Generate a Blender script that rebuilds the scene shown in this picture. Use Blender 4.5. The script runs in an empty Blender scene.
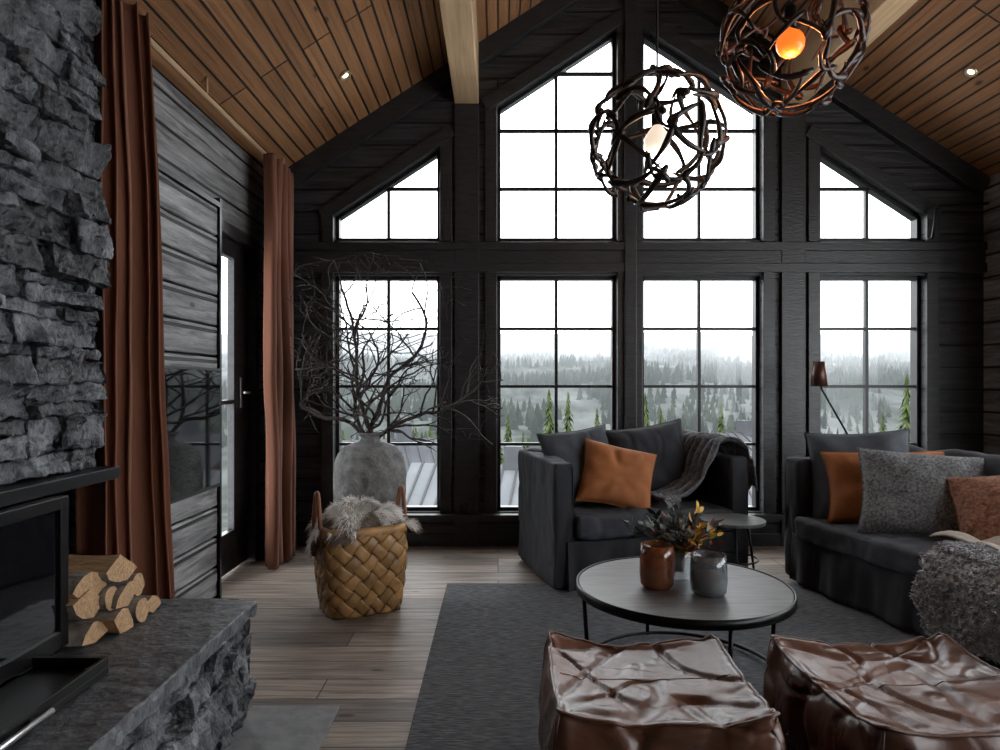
import bpy, bmesh, math, random
from mathutils import Vector, Matrix, noise
random.seed(7)
sc=bpy.context.scene
COL=sc.collection
F=667.0; HC=1.35; D=5.55
def pw(x,y,Y=D):
    return ((x-498)*Y/F, HC+(383-y)*Y/F)
def nz(p,s,o=0.0):
    return noise.noise(Vector((p[0]*s+o,p[1]*s+o*1.7,p[2]*s-o)))
def fr(p,s,o=0.0,H=1.0,oc=4):
    return noise.fractal(Vector((p[0]*s+o,p[1]*s+o*1.7,p[2]*s-o)),H,2.0,oc)

# ---------------------------------------------------------------- materials
def newmat(name):
    m=bpy.data.materials.new(name); m.use_nodes=True
    nt=m.node_tree; b=nt.nodes['Principled BSDF']
    return m,nt,b
def lk(nt,a,b): nt.links.new(a,b)
def mat(name,c1,c2=None,rough=0.6,metal=0.0,scale=8.0,stretch=(1,1,1),bump=0.0,bscale=None,bdist=0.01,detail=6,spec=None,sheen=0.0,emit=None,es=0.0,lo=0.3,hi=0.7,island=0.0,rvar=0.0):
    m,nt,b=newmat(name)
    b.inputs['Roughness'].default_value=rough
    b.inputs['Metallic'].default_value=metal
    if spec is not None: b.inputs['Specular IOR Level'].default_value=spec
    if sheen: b.inputs['Sheen Weight'].default_value=sheen; b.inputs['Sheen Roughness'].default_value=0.5
    b.inputs['Base Color'].default_value=(*c1,1)
    tc=nt.nodes.new('ShaderNodeTexCoord'); mp=nt.nodes.new('ShaderNodeMapping')
    mp.inputs['Scale'].default_value=stretch
    lk(nt,tc.outputs['Object'],mp.inputs['Vector'])
    if c2 is not None:
        n=nt.nodes.new('ShaderNodeTexNoise'); n.inputs['Scale'].default_value=scale; n.inputs['Detail'].default_value=detail
        r=nt.nodes.new('ShaderNodeValToRGB'); r.color_ramp.elements[0].position=lo; r.color_ramp.elements[1].position=hi
        r.color_ramp.elements[0].color=(*c1,1); r.color_ramp.elements[1].color=(*c2,1)
        lk(nt,mp.outputs[0],n.inputs['Vector']); lk(nt,n.outputs['Fac'],r.inputs['Fac'])
        out=r.outputs['Color']
        if rvar:
            mv=nt.nodes.new('ShaderNodeMapRange'); mv.inputs['From Min'].default_value=0.3; mv.inputs['From Max'].default_value=0.7
            mv.inputs['To Min'].default_value=rough-rvar; mv.inputs['To Max'].default_value=rough+rvar
            lk(nt,n.outputs['Fac'],mv.inputs['Value']); lk(nt,mv.outputs[0],b.inputs['Roughness'])
        if island:
            ge=nt.nodes.new('ShaderNodeNewGeometry'); mr=nt.nodes.new('ShaderNodeMapRange')
            mr.inputs['To Min'].default_value=1-island; mr.inputs['To Max'].default_value=1+island
            lk(nt,ge.outputs['Random Per Island'],mr.inputs['Value'])
            vm=nt.nodes.new('ShaderNodeVectorMath'); vm.operation='SCALE'
            lk(nt,out,vm.inputs[0]); lk(nt,mr.outputs[0],vm.inputs['Scale']); out=vm.outputs[0]
        lk(nt,out,b.inputs['Base Color'])
    if bump:
        n2=nt.nodes.new('ShaderNodeTexNoise'); n2.inputs['Scale'].default_value=bscale or scale*3; n2.inputs['Detail'].default_value=detail
        bp=nt.nodes.new('ShaderNodeBump'); bp.inputs['Strength'].default_value=bump; bp.inputs['Distance'].default_value=bdist
        lk(nt,mp.outputs[0],n2.inputs['Vector']); lk(nt,n2.outputs['Fac'],bp.inputs['Height']); lk(nt,bp.outputs[0],b.inputs['Normal'])
    if emit: 
        b.inputs['Emission Color'].default_value=(*emit,1); b.inputs['Emission Strength'].default_value=es
    return m
def plank(name,al,ac,width,length,c1,c2,groove=0.006,rough=0.6,gs=(1.5,30),bump=0.4,knots=False,grain=0.35,spec=0.4,gdark=0.25):
    m,nt,b=newmat(name)
    b.inputs['Roughness'].default_value=rough; b.inputs['Specular IOR Level'].default_value=spec
    tc=nt.nodes.new('ShaderNodeTexCoord'); sp=nt.nodes.new('ShaderNodeSeparateXYZ'); lk(nt,tc.outputs['Object'],sp.inputs[0])
    cb=nt.nodes.new('ShaderNodeCombineXYZ')
    lk(nt,sp.outputs['XYZ'.index(al)],cb.inputs[0]); lk(nt,sp.outputs['XYZ'.index(ac)],cb.inputs[1])
    br=nt.nodes.new('ShaderNodeTexBrick'); br.offset=0.37; br.offset_frequency=3
    br.inputs['Scale'].default_value=1; br.inputs['Brick Width'].default_value=length; br.inputs['Row Height'].default_value=width
    br.inputs['Mortar Size'].default_value=groove; br.inputs['Mortar Smooth'].default_value=0.3; br.inputs['Bias'].default_value=0
    br.inputs['Color1'].default_value=(*c1,1); br.inputs['Color2'].default_value=(*c2,1)
    br.inputs['Mortar'].default_value=(*[v*gdark for v in c2],1)
    lk(nt,cb.outputs[0],br.inputs['Vector'])
    mp=nt.nodes.new('ShaderNodeMapping'); mp.inputs['Scale'].default_value=(gs[0],gs[1],1)
    lk(nt,cb.outputs[0],mp.inputs['Vector'])
    n=nt.nodes.new('ShaderNodeTexNoise'); n.inputs['Scale'].default_value=1.5; n.inputs['Detail'].default_value=8; n.inputs['Roughness'].default_value=0.65; n.inputs['Distortion'].default_value=0.6
    lk(nt,mp.outputs[0],n.inputs['Vector'])
    rp=nt.nodes.new('ShaderNodeValToRGB'); rp.color_ramp.elements[0].position=0.3; rp.color_ramp.elements[1].position=0.7
    g0=1-grain; rp.color_ramp.elements[0].color=(g0,g0,g0,1); rp.color_ramp.elements[1].color=(1+grain,1+grain,1+grain,1)
    lk(nt,n.outputs['Fac'],rp.inputs['Fac'])
    mx=nt.nodes.new('ShaderNodeMix'); mx.data_type='RGBA'; mx.blend_type='MULTIPLY'; mx.inputs[0].default_value=1
    lk(nt,br.outputs['Color'],mx.inputs[6]); lk(nt,rp.outputs['Color'],mx.inputs[7])
    out=mx.outputs[2]
    if knots:
        mpk=nt.nodes.new('ShaderNodeMapping'); mpk.inputs['Scale'].default_value=(2.2,5.5,1); lk(nt,cb.outputs[0],mpk.inputs['Vector'])
        vo=nt.nodes.new('ShaderNodeTexVoronoi'); vo.inputs['Scale'].default_value=1.0; lk(nt,mpk.outputs[0],vo.inputs['Vector'])
        kr=nt.nodes.new('ShaderNodeValToRGB'); kr.color_ramp.elements[0].position=0.05; kr.color_ramp.elements[1].position=0.10
        kr.color_ramp.elements[0].color=(0.3,0.22,0.18,1); kr.color_ramp.elements[1].color=(1,1,1,1)
        lk(nt,vo.outputs['Distance'],kr.inputs['Fac'])
        mk=nt.nodes.new('ShaderNodeMix'); mk.data_type='RGBA'; mk.blend_type='MULTIPLY'; mk.inputs[0].default_value=1
        lk(nt,out,mk.inputs[6]); lk(nt,kr.outputs['Color'],mk.inputs[7]); out=mk.outputs[2]
    lk(nt,out,b.inputs['Base Color'])
    ma=nt.nodes.new('ShaderNodeMath'); ma.operation='MULTIPLY_ADD'; ma.inputs[1].default_value=-1.0
    lk(nt,br.outputs['Fac'],ma.inputs[0])
    m2=nt.nodes.new('ShaderNodeMath'); m2.operation='MULTIPLY'; m2.inputs[1].default_value=0.4; lk(nt,n.outputs['Fac'],m2.inputs[0])
    lk(nt,m2.outputs[0],ma.inputs[2])
    bp=nt.nodes.new('ShaderNodeBump'); bp.inputs['Strength'].default_value=bump; bp.inputs['Distance'].default_value=0.02
    lk(nt,ma.outputs[0],bp.inputs['Height']); lk(nt,bp.outputs[0],b.inputs['Normal'])
    return m

SKY=5.0
m_logx_shaded=plank('log_stain_x_shaded','X','Z',0.185,9,(0.031,0.031,0.033),(0.018,0.018,0.0195),groove=0.010,rough=0.42,gs=(1.2,18),bump=1.0,knots=True,grain=0.8,gdark=0.08)  # same stained logs, backlit gable's shade put into the darker colour
m_logy_lit=plank('log_stain_y_lit','Y','Z',0.185,9,(0.22,0.221,0.226),(0.14,0.141,0.146),groove=0.011,rough=0.55,gs=(1.4,16),bump=1.0,knots=True,grain=0.8,gdark=0.06)  # same stained logs, window light put into the lighter colour
m_ceil=plank('ceiling_boards','Y','X',0.088,4.2,(0.29,0.142,0.062),(0.22,0.104,0.045),groove=0.007,rough=0.5,gs=(0.8,25),bump=1.0,knots=True,grain=0.35,gdark=0.06)
m_floor=plank('oak_floor','X','Y',0.19,2.1,(0.29,0.232,0.19),(0.12,0.094,0.078),groove=0.0035,rough=0.52,gs=(1.4,22),bump=0.6,grain=0.7,knots=True)
m_beam=plank('pine_beam','Y','X',5,30,(0.5,0.345,0.2),(0.45,0.3,0.17),groove=0.0,rough=0.5,gs=(0.8,18),bump=0.2,grain=0.25)
m_trim=mat('black_trim',(0.009,0.0092,0.010),(0.024,0.024,0.026),rough=0.4,scale=6,stretch=(1,1,6),bump=0.35,detail=9)
m_frame=mat('window_frame_paint',(0.006,0.006,0.007),rough=0.45)
m_stone=mat('stacked_slate',(0.013,0.0145,0.018),(0.155,0.163,0.178),rough=0.52,scale=11,bump=1.0,bscale=30,bdist=0.03,detail=12,island=0.55,lo=0.38,hi=0.75)
m_slab=mat('flamed_granite',(0.04,0.042,0.046),(0.11,0.115,0.125),rough=0.45,scale=30,bump=1.0,bscale=14,bdist=0.02,detail=9)
m_tile=mat('floor_stone',(0.15,0.155,0.165),(0.22,0.225,0.235),rough=0.5,scale=20,bump=0.3,bscale=30)
m_black=mat('black_metal',(0.01,0.01,0.011),rough=0.35,metal=0.6)
m_matblack=mat('matte_black',(0.010,0.010,0.010),rough=0.6)
m_screen=mat('black_glass',(0.004,0.004,0.005),rough=0.04,spec=0.9)
m_curtain=mat('rust_velvet',(0.115,0.043,0.024),(0.165,0.064,0.037),rough=0.85,scale=4,stretch=(1,1,0.2),bump=0.15,bscale=90,spec=0.2,sheen=0.08)
m_slip=mat('charcoal_linen',(0.010,0.011,0.015),(0.019,0.020,0.027),rough=0.85,scale=5,bump=0.5,bscale=140,bdist=0.004)
m_seat=mat('washed_linen',(0.022,0.024,0.031),(0.046,0.048,0.058),rough=0.85,scale=9,bump=0.5,bscale=140,bdist=0.004,detail=9)
m_rustp=mat('rust_linen',(0.27,0.085,0.02),(0.38,0.135,0.04),rough=0.75,scale=7,bump=0.4,bscale=130,bdist=0.004)
m_dgp=mat('slate_linen',(0.038,0.044,0.053),(0.062,0.07,0.082),rough=0.85,scale=6,bump=0.4,bscale=160,bdist=0.004)
m_tweed=mat('grey_tweed',(0.04,0.042,0.047),(0.21,0.215,0.22),rough=0.9,scale=75,bump=0.6,bscale=110,bdist=0.006,detail=3)
m_brownp=mat('brown_knit',(0.13,0.05,0.03),(0.33,0.16,0.10),rough=0.9,scale=50,bump=0.8,bscale=80,bdist=0.008,detail=2)
m_throw=mat('grey_throw',(0.08,0.083,0.093),(0.20,0.205,0.22),rough=0.95,scale=50,bump=0.7,bscale=90,bdist=0.006)
m_ivory=mat('oat_knit',(0.42,0.38,0.33),(0.58,0.54,0.48),rough=0.95,scale=40,bump=0.8,bscale=70,bdist=0.008)
m_leather=mat('brown_leather',(0.046,0.017,0.009),(0.125,0.048,0.026),rough=0.35,scale=4,bump=0.35,bscale=26,bdist=0.005,spec=0.5,detail=9,rvar=0.1)
m_rug=mat('woven_rug',(0.038,0.041,0.047),(0.20,0.208,0.222),rough=0.95,scale=16,stretch=(1.2,14,1),bump=0.9,bscale=22,bdist=0.01,detail=10,lo=0.38,hi=0.74)
m_vase=mat('rough_ceramic',(0.10,0.10,0.10),(0.25,0.248,0.24),rough=0.85,scale=14,bump=1.0,bscale=45,bdist=0.015,detail=10)
m_twig=mat('bare_twig',(0.02,0.015,0.012),(0.045,0.035,0.03),rough=0.8,scale=30)
m_basket=mat('wood_chip_weave',(0.24,0.12,0.04),(0.42,0.235,0.09),rough=0.42,scale=12,bump=0.2,bscale=60,island=0.25)
m_bdark=mat('dark_weave',(0.05,0.026,0.012),(0.08,0.04,0.02),rough=0.7,scale=9)
m_strap=mat('leather_strap',(0.16,0.05,0.02),rough=0.5)
m_fur1=mat('fur_pale',(0.66,0.63,0.59),(0.95,0.93,0.9),rough=0.9,scale=9)
m_fur2=mat('fur_brown',(0.13,0.10,0.082),(0.36,0.30,0.25),rough=0.9,scale=9)
m_sheep=mat('sheep_grey',(0.20,0.205,0.22),(0.52,0.53,0.55),rough=0.95,scale=40,lo=0.35,hi=0.65)
m_ttop=mat('table_top_stain',(0.06,0.06,0.063),(0.12,0.118,0.116),rough=0.42,scale=5,stretch=(1,8,1),bump=0.15)
m_bark=mat('bark',(0.09,0.065,0.05),(0.28,0.25,0.21),rough=0.9,scale=18,bump=0.8)
m_wood=mat('split_birch',(0.25,0.14,0.07),(0.46,0.29,0.15),rough=0.75,scale=14,stretch=(1,6,6),bump=0.5)
m_antler=mat('bronze_antler',(0.010,0.008,0.007),(0.032,0.020,0.017),rough=0.42,metal=0.3,scale=20,bump=0.3)
m_antler2=mat('copper_antler',(0.014,0.008,0.006),(0.042,0.017,0.012),rough=0.4,metal=0.3,scale=20,bump=0.3)
m_bulbw=mat('bulb_white',(0.9,0.85,0.8),rough=0.2,emit=(1,0.80,0.62),es=0.6)
m_bulbo=mat('bulb_amber',(0.9,0.16,0.03),rough=0.2,emit=(1,0.11,0.012),es=1.3)
m_spot=mat('spot_emit',(0.9,0.8,0.6),emit=(1,0.75,0.5),es=3)
m_brass=mat('spot_ring',(0.5,0.4,0.28),rough=0.3,metal=0.8)
m_leafd=mat('leaf_dark',(0.012,0.018,0.016),(0.04,0.05,0.045),rough=0.5,scale=20)
m_leafr=mat('leaf_burgundy',(0.10,0.02,0.015),(0.2,0.06,0.03),rough=0.5,scale=20)
m_leafg=mat('leaf_grey_green',(0.11,0.14,0.12),(0.2,0.23,0.19),rough=0.6,scale=20)
m_leafy=mat('leaf_ochre',(0.5,0.27,0.02),(0.65,0.4,0.04),rough=0.5,scale=20)
m_shade=mat('copper_shade',(0.07,0.028,0.02),rough=0.4,metal=0.5)
m_petal=mat('petal_pale',(0.4,0.4,0.38),rough=0.8)
m_wax=mat('candle_wax',(0.75,0.6,0.45),rough=0.5)
def glassy(name,col,alpha,rough=0.08,gl=0.12):
    m,nt,b=newmat(name); nt.nodes.remove(b)
    o=nt.nodes['Material Output']
    t=nt.nodes.new('ShaderNodeBsdfTransparent'); t.inputs[0].default_value=(*col,1)
    g=nt.nodes.new('ShaderNodeBsdfGlossy'); g.inputs['Roughness'].default_value=rough; g.inputs[0].default_value=(1,1,1,1)
    d=nt.nodes.new('ShaderNodeBsdfPrincipled'); d.inputs['Base Color'].default_value=(*col,1); d.inputs['Roughness'].default_value=0.15
    m1=nt.nodes.new('ShaderNodeMixShader'); m1.inputs[0].default_value=alpha; lk(nt,t.outputs[0],m1.inputs[1]); lk(nt,d.outputs[0],m1.inputs[2])
    m2=nt.nodes.new('ShaderNodeMixShader'); m2.inputs[0].default_value=gl; lk(nt,m1.outputs[0],m2.inputs[1]); lk(nt,g.outputs[0],m2.inputs[2])
    lk(nt,m2.outputs[0],o.inputs[0]); return m
m_glass=glassy('window_glass',(0.98,0.985,0.985),0.0,0.0,0.008)
m_amber=glassy('amber_glass',(0.42,0.15,0.055),0.30,gl=0.05)
m_greyg=glassy('smoke_glass',(0.42,0.45,0.47),0.22,gl=0.07)
m_clearg=glassy('clear_glass',(0.8,0.82,0.83),0.15)

# ---------------------------------------------------------------- mesh builder
class MB:
    def __init__(s): s.v=[]; s.f=[]; s.m=[]
    def add(s,vs,fs,M=None,mi=0):
        o=len(s.v)
        s.v+= [ (M@Vector(p))[:] if M is not None else tuple(p) for p in vs]
        s.f+= [tuple(i+o for i in f) for f in fs]; s.m+=[mi]*len(fs); return s
    def box(s,a,b,M=None,mi=0):
        x0,y0,z0=a;x1,y1,z1=b
        return s.add([(x0,y0,z0),(x1,y0,z0),(x1,y1,z0),(x0,y1,z0),(x0,y0,z1),(x1,y0,z1),(x1,y1,z1),(x0,y1,z1)],
          [(0,3,2,1),(4,5,6,7),(0,1,5,4),(1,2,6,5),(2,3,7,6),(3,0,4,7)],M,mi)
    def prism(s,poly,y0,y1,mi=0):
        n=len(poly)
        vs=[(x,y0,z) for x,z in poly]+[(x,y1,z) for x,z in poly]
        fs=[tuple(range(n)),tuple(range(2*n-1,n-1,-1))]+[(i,i+n,(i+1)%n+n,(i+1)%n) for i in range(n)]
        return s.add(vs,fs,None,mi)
    def bar(s,p,q,w,y0,y1,ext=0.0,mi=0):
        dx,dz=q[0]-p[0],q[1]-p[1]; L=math.hypot(dx,dz); dx/=L;dz/=L
        p=(p[0]-dx*ext,p[1]-dz*ext); q=(q[0]+dx*ext,q[1]+dz*ext); nx,nz_=-dz*w/2,dx*w/2
        return s.prism([(p[0]+nx,p[1]+nz_),(p[0]-nx,p[1]-nz_),(q[0]-nx,q[1]-nz_),(q[0]+nx,q[1]+nz_)],y0,y1,mi)
    def rbox(s,c,size,r,res=0.05,disp=None,M=None,mi=0):
        h=[v/2 for v in size]; r=min(r,min(h)*0.98)
        ax=[]
        for k in range(3):
            inn=h[k]-r; n=max(1,int(round(2*inn/res)))
            L=[-h[k],-h[k]+r*0.35,-h[k]+r*0.7]+[-inn+2*inn*i/n for i in range(n+1)]+[h[k]-r*0.7,h[k]-r*0.35,h[k]]
            ax.append(L)
        idx={};vs=[];fs=[]
        def vid(i,j,k):
            key=(i,j,k)
            if key in idx: return idx[key]
            p=Vector((ax[0][i],ax[1][j],ax[2][k]))
            inner=Vector([max(-(h[t]-r),min(h[t]-r,p[t])) for t in range(3)])
            d=p-inner
            nrm=d.normalized() if d.length>1e-9 else Vector((0,0,1))
            q=inner+nrm*r
            if disp: q=q+disp(q,nrm,h)
            idx[key]=len(vs); vs.append((q[0]+c[0],q[1]+c[1],q[2]+c[2])); return idx[key]
        n=[len(a)-1 for a in ax]
        for a in range(3):
            b,c2=(a+1)%3,(a+2)%3
            for side in (0,n[a]):
                for i in range(n[b]):
                    for j in range(n[c2]):
                        qd=[]
                        for (di,dj) in ((0,0),(1,0),(1,1),(0,1)):
                            t=[0,0,0]; t[a]=side; t[b]=i+di; t[c2]=j+dj; qd.append(vid(*t))
                        if side==0: qd.reverse()
                        fs.append(tuple(qd))
        return s.add(vs,fs,M,mi)
    def tube(s,pts,rad,n=8,M=None,mi=0,closed=False):
        pts=[Vector(p) for p in pts]
        if not hasattr(rad,'__len__'): rad=[rad]*len(pts)
        vs=[];fs=[];up=None;N=len(pts)
        for i,p in enumerate(pts):
            if closed: t=pts[(i+1)%N]-pts[i-1]
            else: t=pts[min(i+1,N-1)]-pts[max(i-1,0)]
            if t.length<1e-9: t=Vector((0,0,1))
            t.normalize()
            if up is None:
                up=Vector((0,0,1)) if abs(t.z)<0.9 else Vector((1,0,0))
            u=(up-t*up.dot(t)); 
            if u.length<1e-6: u=t.orthogonal()
            u.normalize(); w=t.cross(u); up=u
            for k in range(n):
                a=2*math.pi*k/n; vs.append(p+(u*math.cos(a)+w*math.sin(a))*rad[i])
        for i in range(N if closed else N-1):
            j=(i+1)%N
            for k in range(n):
                fs.append((i*n+k,i*n+(k+1)%n,j*n+(k+1)%n,j*n+k))
        if not closed:
            fs.append(tuple(range(n-1,-1,-1))); fs.append(tuple((N-1)*n+k for k in range(n)))
        return s.add(vs,fs,M,mi)
    def lathe(s,c,prof,n=48,disp=None,M=None,mi=0):
        vs=[];fs=[]
        for r,z in prof:
            for k in range(n):
                a=2*math.pi*k/n; p=Vector((r*math.cos(a),r*math.sin(a),z))
                if disp and r>0.01: p=p+Vector((math.cos(a),math.sin(a),0))*disp(p)
                vs.append(p+Vector(c))
        for i in range(len(prof)-1):
            for k in range(n):
                fs.append((i*n+k,i*n+(k+1)%n,(i+1)*n+(k+1)%n,(i+1)*n+k))
        fs.append(tuple(range(n-1,-1,-1))); fs.append(tuple((len(prof)-1)*n+k for k in range(n)))
        return s.add(vs,fs,M,mi)
    def grid(s,fn,nu,nv,M=None,mi=0,wrap=False):
        vs=[fn(i/nu,j/nv) for i in range(nu+1) for j in range(nv+1)]
        fs=[(i*(nv+1)+j,(i+1)*(nv+1)+j,(i+1)*(nv+1)+j+1,i*(nv+1)+j+1) for i in range(nu) for j in range(nv)]
        return s.add(vs,fs,M,mi)
    def obj(s,name,mats,smooth=True,parent=None,bevel=0,solid=0,sub=0,recalc=True):
        me=bpy.data.meshes.new(name); me.from_pydata(s.v,[],s.f)
        if not isinstance(mats,(list,tuple)): mats=[mats]
        for m in mats: me.materials.append(m)
        for p,mi in zip(me.polygons,s.m): p.material_index=mi; p.use_smooth=smooth
        me.update()
        o=bpy.data.objects.new(name,me); COL.objects.link(o)
        if not solid and recalc:
            bm=bmesh.new(); bm.from_mesh(me); bmesh.ops.recalc_face_normals(bm,faces=bm.faces); bm.to_mesh(me); bm.free()
        if bevel:
            b=o.modifiers.new('bevel','BEVEL'); b.width=bevel; b.segments=2; b.limit_method='ANGLE'
        if solid:
            b=o.modifiers.new('solid','SOLIDIFY'); b.thickness=solid; b.offset=0
        if parent: o.parent=parent; o.matrix_parent_inverse=Matrix.Translation(-parent.location)
        return o
def group(name,loc=(0,0,0)):
    e=bpy.data.objects.new(name,None); e.location=loc; e.empty_display_size=0.1; COL.objects.link(e)
    return e

# ---------------------------------------------------------------- room shell
XL,XR,XC=-1.85,4.04,1.096
YB=-3.0
def ceil_z(x): return 3.09+0.654*(x+1.775) if x<XC else 3.09+0.654*((2*XC-x)+1.775)
ZR=ceil_z(XC)
MB().box((XL-0.2,YB-0.2,-0.1),(XR+0.2,D+0.25,0)).obj('floor',m_floor,False)
c=MB()
zl=ceil_z(XL-0.2)
c.prism([(XL-0.2,zl),(XC,ZR),(XC,ZR+0.15),(XL-0.2,zl+0.15)],YB-0.2,D+0.25)
zr=ceil_z(XR+0.2)
c.prism([(XC,ZR),(XR+0.2,zr),(XR+0.2,zr+0.15),(XC,ZR+0.15)],YB-0.2,D+0.25)
c.obj('ceiling',m_ceil,False)
w=MB(); Y0,Y1=D,D+0.2
def mir(x): return 1259-x
def P(x,y): return pw(x,y)
def Cy(x): 
    X=(x-498)*D/F; return 383-(ceil_z(X)-HC)*F/D
FL=383+HC*F/D
def slope(x): return 146+0.654*(440-x)
def slopec(x): return 106+0.654*(497-x)
for mm in (False,True):
    fx=(lambda x:mir(x)) if mm else (lambda x:x)
    def poly(pts):
        q=[P(fx(x),y) for x,y in pts]
        w.prism(q,Y0,Y1)
    poly([(275,FL),(334,FL),(334,Cy(334)),(275,Cy(275))])
    poly([(440,FL),(497,FL),(497,Cy(497)),(440,Cy(440))])
    poly([(617,FL),(629.5,FL),(629.5,Cy(629.4)),(617,Cy(617))])
    for a,b,sl in ((334,440,slope),(497,617,slopec)):
        poly([(a,FL),(b,FL),(b,512),(a,512)])
        poly([(a,275),(b,275),(b,240),(a,240)])
        poly([(a,sl(a)),(b,sl(b)),(b,Cy(b)),(a,Cy(a))])
w.obj('wall_back',m_logx_shaded,False)
wi=1
for mm in (False,True):
    fx=(lambda x:mir(x)) if mm else (lambda x:x)
    for a,b,sl in ((334,440,slope),(497,617,slopec)):
        for up in (0,1):
            g=group('window_%d'%wi,(P(fx((a+b)/2),400)[0],D+0.1,1.5)); wi+=1
            m_=(a+b)/2
            if up==0: pts=[(a,512),(b,512),(b,275),(a,275)]
            else: pts=[(a,240),(b,240),(b,sl(b)),(a,sl(a))]
            Q=[P(fx(x),y) for x,y in pts]
            fb=MB()
            for i in range(4): fb.bar(Q[i],Q[(i+1)%4],0.06,D+0.06,D+0.14,0.02)
            top=(lambda x:275) if up==0 else sl
            bot=512 if up==0 else 240
            fb.bar(P(fx(m_),bot),P(fx(m_),top(m_)),0.026,D+0.075,D+0.115)
            ys=(328,386.5,445) if up==0 else (186,127,69)
            for y in ys:
                xs=[x for x in (a,b)]
                if up==1:
                    if y<sl(b): continue
                    if y<sl(a):
                        xs[0]=a+(sl(a)-y)/0.654
                fb.bar(P(fx(xs[0]),y),P(fx(xs[1]),y),0.024,D+0.078,D+0.112)
            fb.obj('frame',m_frame,False,g)
            MB().prism(Q,D+0.093,D+0.097).obj('glass',m_glass,False,g)
t=MB()
for mm in (False,True):
    fx=(lambda x:mir(x)) if mm else (lambda x:x)
    def B(x0,y0,x1,y1,wd,pr=0.03): t.bar(P(fx(x0),y0),P(fx(x1),y1),wd,D-pr,D+0.001)
    for a,b,sl in ((334,440,slope),(497,617,slopec)):
        B(a-6,516,a-6,270,0.1); B(b+6,516,b+6,270,0.1)
        B(a-6,sl(a)-2,a-6,242,0.1) if a==334 else B(a-6,sl(a)-4,a-6,242,0.1)
        B(b+6,sl(b)-8,b+6,242,0.1)
        B(a-12,sl(a)+1,b+12,sl(b)-15,0.11,0.035)
    x0,x1=277,629
    t.bar(P(fx(x0),Cy(x0)+9),P(fx(x1),Cy(x1)+9),0.17,D-0.07,D+0.001)
    t.bar(P(fx(467),FL),P(fx(467),106),0.2,D-0.035,D+0.001)
t.obj('trim_1',m_trim,False,bevel=0.004)
t=MB()
xa,_=P(276,0); xb,_=P(mir(276),0)
for y0,y1,pr in ((243,251,0.05),(264,273,0.05),(251,264,0.03)):
    t.box((xa,D-pr,P(0,y1)[1]),(xb,D,P(0,y0)[1]))
t.box((xa,D-0.09,P(0,519)[1]),(xb,D,P(0,513)[1]))
t.obj('trim_2',m_trim,False,bevel=0.004)
b=MB(); b.box((XL,D-0.03,0.0),(XR,D,0.1)); b.obj('baseboard_back',m_trim,False,bevel=0.004)
t=MB(); t.bar(P(629.5,FL),P(629.5,0),0.1,D-0.06,D); t.obj('trim_3',m_trim,False,bevel=0.006)
w=MB(); x0,x1=XL-0.2,XL
w.box((x0,YB,0),(x1,4.25,3.05)); w.box((x0,5.12,0),(x1,D,3.05)); w.box((x0,4.25,2.44),(x1,5.12,3.05))
w.obj('wall_left',m_logy_lit,False)
g=group('door_1',(XL-0.08,4.7,0))
d=MB()
d.box((XL-0.12,4.25,0),(XL+0.02,4.33,2.44)); d.box((XL-0.12,5.04,0),(XL+0.02,5.12,2.44)); d.box((XL-0.12,4.33,2.36),(XL+0.02,5.04,2.44))
d.box((XL-0.09,4.33,0.02),(XL-0.04,4.43,2.36)); d.box((XL-0.09,4.78,0.02),(XL-0.04,5.04,2.36)); d.box((XL-0.09,4.43,0.02),(XL-0.04,4.78,0.30)); d.box((XL-0.09,4.43,2.24),(XL-0.04,4.78,2.36))
d.box((XL-0.09,4.43,1.2),(XL-0.04,4.78,1.23))
d.obj('frame',m_trim,False,g,bevel=0.003)
MB().box((XL-0.068,4.43,0.3),(XL-0.062,4.78,2.24)).obj('glass',m_glass,False,g)
h=MB(); h.rbox((XL-0.03,4.88,1.28),(0.012,0.035,0.22),0.005,0.05); h.tube([(XL-0.03,4.88,1.28),(XL+0.03,4.88,1.28),(XL+0.035,4.87,1.28),(XL+0.035,4.78,1.28)],0.009)
h.obj('handle',mat('steel',(0.3,0.3,0.3),rough=0.35,metal=1.0),True,g)
g=group('sliding_panel',(-1.79,3.5,0))
p=MB(); 
z=0.03
while z<2.42:
    hh=min(0.18,2.44-z)
    p.rbox((-1.79,3.50,z+hh/2),(0.10,1.28,hh-0.006),0.012,0.03,disp=lambda q,n,h,z=z:n*(0.004*fr((q.x,q.y*0.4,q.z*3+z*5),6,1,0.8,3))); z+=0.186
p.obj('cladding',m_logy_lit,True,g)
q=MB(); q.box((-1.848,4.14,0),(-1.725,4.165,2.5)); q.box((-1.848,2.86,2.44),(-1.725,4.14,2.47)); q.obj('edge',m_black,False,g)
w=MB(); x0,x1=XR,XR+0.2; zt=ceil_z(XR)
def rw(y0,y1,z0,z1): w.box((x0,y0,z0),(x1,y1,z1))
rw(YB,-1.6,0,zt); rw(-1.6,4.2,0,0.25); rw(-1.6,4.2,2.75,zt); rw(1.3,1.4,0.25,2.75); rw(4.2,D,0,zt)
w.obj('wall_right',m_logy_lit,False)
for i,(ya,yb) in enumerate(((-1.6,1.3),(1.4,4.2))):  # unseen side windows, added and sized to light the room
    g=group('window_%d'%wi,(XR,(ya+yb)/2,1.4)); wi+=1
    f=MB()
    for zz in (0.25,2.68): f.box((XR+0.05,ya,zz),(XR+0.12,yb,zz+0.07))
    for yy in (ya,(ya+yb)/2-0.03,yb-0.07): f.box((XR+0.05,yy,0.32),(XR+0.12,yy+0.07,2.68))
    f.obj('frame',m_frame,False,g)
    MB().box((XR+0.083,ya,0.25),(XR+0.087,yb,2.75)).obj('glass',m_glass,False,g)
w=MB()
w.box((XL,YB-0.2,0),(XR,YB,3.0))
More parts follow.
